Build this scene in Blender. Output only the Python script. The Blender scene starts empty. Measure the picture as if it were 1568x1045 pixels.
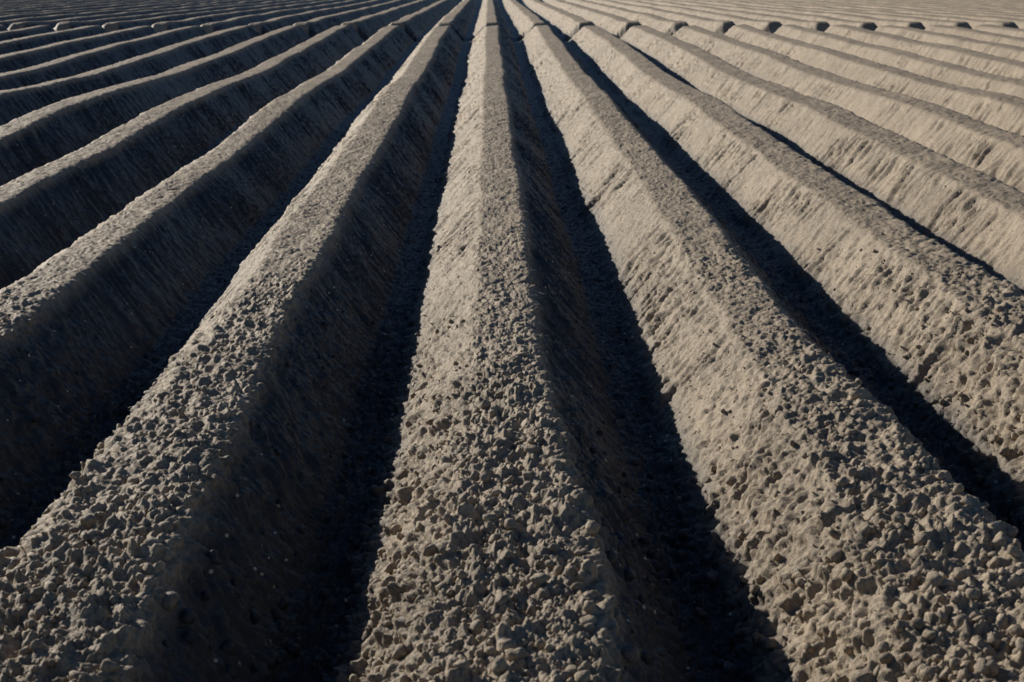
import bpy, bmesh, math, numpy as np
from mathutils import Vector
sc=bpy.context.scene
# ---------------- noise helpers ----------------
def h2(ix,iy,seed):
    a=(ix.astype(np.int64)*374761393+iy.astype(np.int64)*668265263+seed*974711)&0xFFFFFFFF
    a=((a^(a>>13))*1274126177)&0xFFFFFFFF
    a=((a^(a>>16))*2246822519)&0xFFFFFFFF
    a=a^(a>>15)
    return (a&0xFFFFFF).astype(np.float64)/16777216.0
TB=np.random.RandomState(7).rand(8,4096*4)
def h3(ix,iy,seed,n):
    a=(ix.astype(np.int64)*374761393+iy.astype(np.int64)*668265263+seed*974711)&0xFFFFFFFF
    a=((a^(a>>13))*1274126177)&0xFFFFFFFF
    a=(a^(a>>15))&16383
    return [TB[k][a] for k in range(n)]
def vn(x,y,seed=0):
    ix=np.floor(x);iy=np.floor(y);fx=x-ix;fy=y-iy
    sx=fx*fx*fx*(fx*(fx*6-15)+10);sy=fy*fy*fy*(fy*(fy*6-15)+10)
    def g(i,j):
        a=h2(ix+i,iy+j,seed)*2*math.pi
        return np.cos(a)*(fx-i)+np.sin(a)*(fy-j)
    n0=g(0,0)*(1-sx)+g(1,0)*sx
    n1=g(0,1)*(1-sx)+g(1,1)*sx
    return (n0*(1-sy)+n1*sy)*1.5
def clods(x,y,cell,seed,rmin=.3,rmax=.7,tilt=.7,ex=1.3,flo=.22):
    X=x/cell;Y=y/cell
    w1=vn(X*1.9,Y*1.9,seed+5);w2=vn(X*1.9,Y*1.9,seed+6)
    wx=X+.36*w1;wy=Y+.36*w2
    ix=np.floor(wx);iy=np.floor(wy);out=np.zeros_like(x)
    for i in(-1,0,1):
        for j in(-1,0,1):
            cx=ix+i;cy=iy+j
            a,b,c,e,f=h3(cx,cy,seed,5)
            r=rmin+(rmax-rmin)*c**ex
            dx=wx-(cx+a);dy=wy-(cy+b)
            t=1-(dx*dx+dy*dy)/(r*r)
            hh=r*np.sqrt(np.maximum(t,0))+(e-.5)*tilt*dx+(f-.5)*tilt*dy
            out=np.maximum(out,np.where(t>0,hh,0))
    # crumbs stand proud of a filled-in bed instead of leaving holes between them
    return (np.maximum(out,flo+.18*w1)-flo)*cell
def ss(a,b,x):
    t=np.clip((x-a)/(b-a),0,1);return t*t*(3-2*t)
S=0.75;CX=0.042
def base(x,y):
    z=0.03*(1-ss(2.0,4.5,y))
    z=z-0.0165*np.clip(y-23.3,0,26)-0.02*np.exp(-((y-24.6)/1.2)**2)
    z=z+0.025*np.exp(-((y-10.2)/1.3)**2)-0.02*np.exp(-((y-13.5)/1.8)**2)
    z=z+0.018*vn(x*.35,y*.22,11)+0.012*vn(x*.8+3,y*.7,12)
    return z
def field(x,y,detail=True):
    w=0.016*vn(x*.5,y*.30,21)+0.008*vn(x*1.0,y*1.3,22)
    q=(x-CX-w)/S
    idx=np.floor(q+.5);p=(q-idx)*S
    ap=np.abs(p);sg=np.sign(p)
    near=1-ss(2.0,3.8,y)
    a=0.094+0.05*near+0.012*(h2(idx,idx*0+3,5)-.5)+0.012*vn(idx*3.7,y*.8,23)
    b=np.where(sg>0,.318,.335)
    H=0.245*(1+.12*near)
    ww=0.0065+.0085*(1-ss(2.0,4.5,y))
    sp=lambda t:ww*np.logaddexp(0,t/ww)
    k=H/(b-a)
    z=-k*(sp(ap-a)-sp(ap-b))-0.008*np.minimum(ap,a)**2/a
    tl=0.08                                  # crown leans slightly
    lean=tl*(p*(ap<a)+sg*a*np.clip((b-ap)/(b-a),0,1)*(ap>=a))
    z=z+lean-.004
    sl=-k*(1/(1+np.exp(-np.clip((ap-a)/ww,-40,40)))-1/(1+np.exp(-np.clip((ap-b)/ww,-40,40))))*sg
    z=z+base(x,y)
    flank=np.clip((ap-a)/.03,0,1)*np.clip((b+.02-ap)/.05,0,1)
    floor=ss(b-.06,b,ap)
    damp_shade=np.maximum(ss(b-.10,b,ap),np.where(sg>0,ss(a-.01,a+.05,ap),0))  # damp furrow floor, plus shade painted over the flank away from the sun
    yl=22.6+0.15*vn(x*.6,x*0,31)
    notch=np.exp(-(np.abs(y-yl)/.42)**6)
    z=z-0.205*notch*(1-.8*floor)
    nl=np.sqrt(1+sl*sl);nx=-sl/nl;nz=1/nl
    d=np.zeros_like(x)
    if detail:
        rough=1-ss(2.2,5.6,y+1.2*vn(x*1.1,y*.9,41))
        patch=np.clip(.5+1.2*vn(x*3,y*1.6,42),0,1)
        edge=np.exp(-((ap-a)/.03)**2)
        lit=flank*(sg<0);shd=flank*(sg>0)
        shade=1-.5*shd+.15*lit
        us=x*1.15
        d=d+(.85*rough+.12*patch+.3*floor)*shade*.75*clods(us,y,.085,141,.06,.32,1.6,1.5,.10)
        d=d+(.85*rough+.12*edge*patch+.35*floor+.05*patch)*shade*.8*clods(us,y,.042,101,.12,.60,1.4,1.6)
        d=d+(.85*rough+.07+.16*patch+.3*floor)*shade*.78*clods(us,y,.024,106,.18,.66,1.4,1.3)
        d=d+(.25+.40*rough+.3*floor+.15*patch)*shade*.75*clods(us,y,.0135,111,.25,.68,1.2)
        d=d+(.60+.1*rough)*shade*.6*clods(us,y,.0072,121)*(1-ss(8,16,y)*.6)
        v=y+.55*ap
        st=vn(v*24+1.5*vn(x*6,y*6,50),x*3.0+idx*9,51)+.6*vn(v*55,x*5+idx*5,52)+.5*vn(v*9,x*2+idx*3,53)
        d=d+flank*(1-.6*rough)*.011*st*(.4+1.5*patch)
        far=(.6+.4*rough)*(1-.35*ss(7,16,y))
        d=d+far*(.009*vn(x*9,y*7,61)+.008*vn(x*21,y*19,62)+.006*vn(x*55,y*55,63)+.0028*vn(x*130,y*130,64))
    return x+nx*d,z+nz*d,damp_shade,np.stack([nx,nz,rough+.4*floor if detail else nx,p],-1)
verts=[];faces=[];att=[];off=0
def add(xs,ys,zs,fl):
    global off
    R,C=xs.shape
    verts.append(np.stack([xs,ys,zs],-1).reshape(-1,3).astype(np.float32))
    i=(np.arange(R-1)[:,None]*C+np.arange(C-1)[None,:]).astype(np.int32)+off
    faces.append(np.stack([i,i+1,i+C+1,i+C],-1).reshape(-1,4))
    att.append(fl.reshape(-1).astype(np.float32));off+=R*C
Dn=np.exp(np.linspace(math.log(1.45),math.log(50),1950))
u=np.linspace(-1,1,1550);uu=.42*u+.58*u**3
Wf=lambda y:1.7+.42*y
for blk in np.array_split(np.arange(len(Dn)),6):
    r=np.append(blk,blk[-1]+1) if blk[-1]+1<len(Dn) else blk
    Y=np.repeat(Dn[r][:,None],len(u),1);X=uu[None,:]*Wf(Y)
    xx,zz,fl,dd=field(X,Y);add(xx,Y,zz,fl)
xs=np.arange(-60,60,.0625);ys=np.concatenate([np.arange(-10,60,.8),np.arange(60,150,5.)])
X,Y=np.meshgrid(xs,ys);xx,zz,fl,dd=field(X,Y,False)
inside=(np.abs(X)<Wf(Y)-.15)&(Y>1.8)&(Y<49.2)
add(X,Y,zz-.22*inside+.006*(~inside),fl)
def mkmesh(name,V,F,A):
    n=F.shape[1]
    me=bpy.data.meshes.new(name)
    me.vertices.add(len(V));me.vertices.foreach_set("co",V.astype(np.float32).ravel())
    me.loops.add(F.size);me.loops.foreach_set("vertex_index",F.astype(np.int32).ravel())
    me.polygons.add(len(F));me.polygons.foreach_set("loop_start",np.arange(0,F.size,n,dtype=np.int32))
    me.polygons.foreach_set("loop_total",np.full(len(F),n,dtype=np.int32))
    me.polygons.foreach_set("use_smooth",np.ones(len(F),dtype=bool))
    at=me.attributes.new("furrow_shade","FLOAT","POINT");at.data.foreach_set("value",A.astype(np.float32))
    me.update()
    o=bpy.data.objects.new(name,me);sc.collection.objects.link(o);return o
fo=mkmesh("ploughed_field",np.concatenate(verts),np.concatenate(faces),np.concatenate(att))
# ---------------- loose crumbs lying on the ridges ----------------
bm=bmesh.new();bmesh.ops.create_icosphere(bm,subdivisions=2,radius=1)
bm.verts.ensure_lookup_table()
bv=np.array([v.co[:] for v in bm.verts]);bf=np.array([[v.index for v in f.verts] for f in bm.faces]);bm.free()
rs=np.random.RandomState(3)
shapes=[]
for k in range(24):
    v=bv.copy()
    for j in range(7):
        n=rs.randn(3);n/=np.linalg.norm(n);c=.5+.3*rs.rand()
        dd_=v@n;v=v-np.maximum(dd_-c,0)[:,None]*n*.9
    v*=1+.12*rs.randn(len(v))[:,None]*.9
    v*=np.array([1,.65+.35*rs.rand(),.55+.35*rs.rand()])
    Q,_=np.linalg.qr(rs.randn(3,3));shapes.append(v@Q)
shapes=np.array(shapes)
n=50000
y=1.6+8*rs.rand(n)**1.9;x=(rs.rand(n)*2-1)*(.9+.45*y)
xx,zz,fl,inf=field(x[None],y[None]);xx=xx[0];zz=zz[0];fl=fl[0];inf=inf[0]
keep=rs.rand(n)<np.clip(.10+.6*inf[:,2],0,1)*np.where(inf[:,3]>.13,.45,1)*np.where(inf[:,3]<-.1,1.3,1)
x=x[keep];y=y[keep];xx=xx[keep];z=zz[keep];fl=fl[keep];inf=inf[keep];n=len(x)
rad=.0026+.0165*rs.rand(n)**4.0*(.20+.80*np.clip(inf[:,2],0,1))
sv=shapes[rs.randint(0,24,n)]
an=rs.rand(n)*6.283;c,s=np.cos(an),np.sin(an)
vx=sv[:,:,0]*c[:,None]-sv[:,:,1]*s[:,None];vy=sv[:,:,0]*s[:,None]+sv[:,:,1]*c[:,None]
P=np.stack([vx,vy,sv[:,:,2]],-1)*rad[:,None,None]
P[:,:,0]+=(xx+inf[:,0]*rad*.15)[:,None];P[:,:,1]+=y[:,None];P[:,:,2]+=(z+inf[:,1]*rad*.15)[:,None]
F=(bf[None]+(np.arange(n)*len(bv))[:,None,None]).reshape(-1,3)
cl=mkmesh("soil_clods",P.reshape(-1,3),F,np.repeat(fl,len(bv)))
# ---------------- material ----------------
def soil():
    m=bpy.data.materials.new("dry_soil");m.use_nodes=True
    N=m.node_tree.nodes;L=m.node_tree.links;bs=N["Principled BSDF"]
    tc=N.new("ShaderNodeTexCoord")
    def noise(s,d,r=.6):
        n=N.new("ShaderNodeTexNoise");n.inputs["Scale"].default_value=s;n.inputs["Detail"].default_value=d
        n.inputs["Roughness"].default_value=r;L.new(tc.outputs["Object"],n.inputs["Vector"]);return n
    n1=noise(2.5,6);n2=noise(110,5,.7);n3=noise(330,3,.7)
    cr=N.new("ShaderNodeValToRGB");e=cr.color_ramp.elements
    e[0].position=.34;e[0].color=(.175,.138,.098,1);e[1].position=.64;e[1].color=(.50,.405,.295,1)
    mx=N.new("ShaderNodeMath");mx.operation='MULTIPLY_ADD';mx.inputs[1].default_value=.65
    L.new(n2.outputs["Fac"],mx.inputs[0])
    m2=N.new("ShaderNodeMath");m2.operation='MULTIPLY';m2.inputs[1].default_value=.35
    L.new(n1.outputs["Fac"],m2.inputs[0]);L.new(m2.outputs[0],mx.inputs[2]);L.new(mx.outputs[0],cr.inputs[0])
    a=N.new("ShaderNodeAttribute");a.attribute_name="furrow_shade"
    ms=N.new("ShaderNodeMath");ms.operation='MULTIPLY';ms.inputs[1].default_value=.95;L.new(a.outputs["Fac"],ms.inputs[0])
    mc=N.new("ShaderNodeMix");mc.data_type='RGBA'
    L.new(ms.outputs[0],mc.inputs[0]);L.new(cr.outputs[0],mc.inputs[6]);mc.inputs[7].default_value=(.018,.029,.043,1)  # dark blue mix: damp soil with the flank's shade painted into the colour
    vo=N.new("ShaderNodeTexVoronoi");vo.inputs["Scale"].default_value=75;L.new(tc.outputs["Object"],vo.inputs["Vector"])
    sx=N.new("ShaderNodeSeparateColor");L.new(vo.outputs["Color"],sx.inputs[0])
    g=N.new("ShaderNodeMath");g.operation='GREATER_THAN';g.inputs[1].default_value=.985;L.new(sx.outputs[0],g.inputs[0])
    g2=N.new("ShaderNodeMath");g2.operation='LESS_THAN';g2.inputs[1].default_value=.33;L.new(vo.outputs["Distance"],g2.inputs[0])
    g3=N.new("ShaderNodeMath");g3.operation='MULTIPLY';L.new(g.outputs[0],g3.inputs[0]);L.new(g2.outputs[0],g3.inputs[1])
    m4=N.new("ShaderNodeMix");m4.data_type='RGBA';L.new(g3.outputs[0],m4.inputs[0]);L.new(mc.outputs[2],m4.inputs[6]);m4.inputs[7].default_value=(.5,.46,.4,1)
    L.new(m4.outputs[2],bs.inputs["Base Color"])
    mr=N.new("ShaderNodeMapRange");mr.inputs[3].default_value=.65;mr.inputs[4].default_value=.48
    L.new(a.outputs["Fac"],mr.inputs[0]);L.new(mr.outputs[0],bs.inputs["Roughness"])
    bs.inputs["Specular IOR Level"].default_value=.3
    b1=N.new("ShaderNodeBump");b1.inputs["Distance"].default_value=.006;b1.inputs["Strength"].default_value=.75
    L.new(n2.outputs["Fac"],b1.inputs["Height"])
    b2=N.new("ShaderNodeBump");b2.inputs["Distance"].default_value=.002;b2.inputs["Strength"].default_value=.75
    L.new(n3.outputs["Fac"],b2.inputs["Height"]);L.new(b1.outputs[0],b2.inputs["Normal"]);L.new(b2.outputs[0],bs.inputs["Normal"])
    return m
mat=soil();fo.data.materials.append(mat);cl.data.materials.append(mat)
gm=bpy.data.meshes.new("ground");gm.from_pydata([(-3000,-3000,-1.2),(3000,-3000,-1.2),(3000,3000,-1.2),(-3000,3000,-1.2)],[],[(0,1,2,3)])
go=bpy.data.objects.new("ground",gm);sc.collection.objects.link(go);gm.materials.append(mat)
# ---------------- light ----------------
el=math.radians(20.6);az=math.radians(45)
sd=Vector((-math.cos(az)*math.cos(el),math.sin(az)*math.cos(el),math.sin(el)))
sl=bpy.data.lights.new("sun","SUN");sl.energy=5;sl.angle=math.radians(.5);sl.color=(1,.93,.82)
so=bpy.data.objects.new("sun",sl);so.rotation_euler=sd.to_track_quat('Z','Y').to_euler();so.location=sd*50;sc.collection.objects.link(so)
w=bpy.data.worlds.new("World");sc.world=w;w.use_nodes=True
sk=w.node_tree.nodes.new("ShaderNodeTexSky");sk.sky_type='NISHITA';sk.sun_disc=False
sk.sun_elevation=el;sk.sun_rotation=math.atan2(sd.x,sd.y)
sk.ozone_density=5;sk.dust_density=.2
bg=w.node_tree.nodes["Background"];bg.inputs[1].default_value=.05;w.node_tree.links.new(sk.outputs[0],bg.inputs[0])
# ---------------- camera ----------------
cd=bpy.data.cameras.new("camera");cd.lens=50;cd.sensor_width=36;cd.clip_end=10000;cd.clip_start=.05
cd.dof.use_dof=True;cd.dof.focus_distance=4.2;cd.dof.aperture_fstop=11
co=bpy.data.objects.new("camera",cd);sc.collection.objects.link(co)
co.location=(0,0,1.03);co.rotation_euler=(math.radians(90-15.2),0,math.radians(-.91))
sc.camera=co
sc.view_settings.view_transform='Standard';sc.view_settings.look='None';sc.view_settings.exposure=0
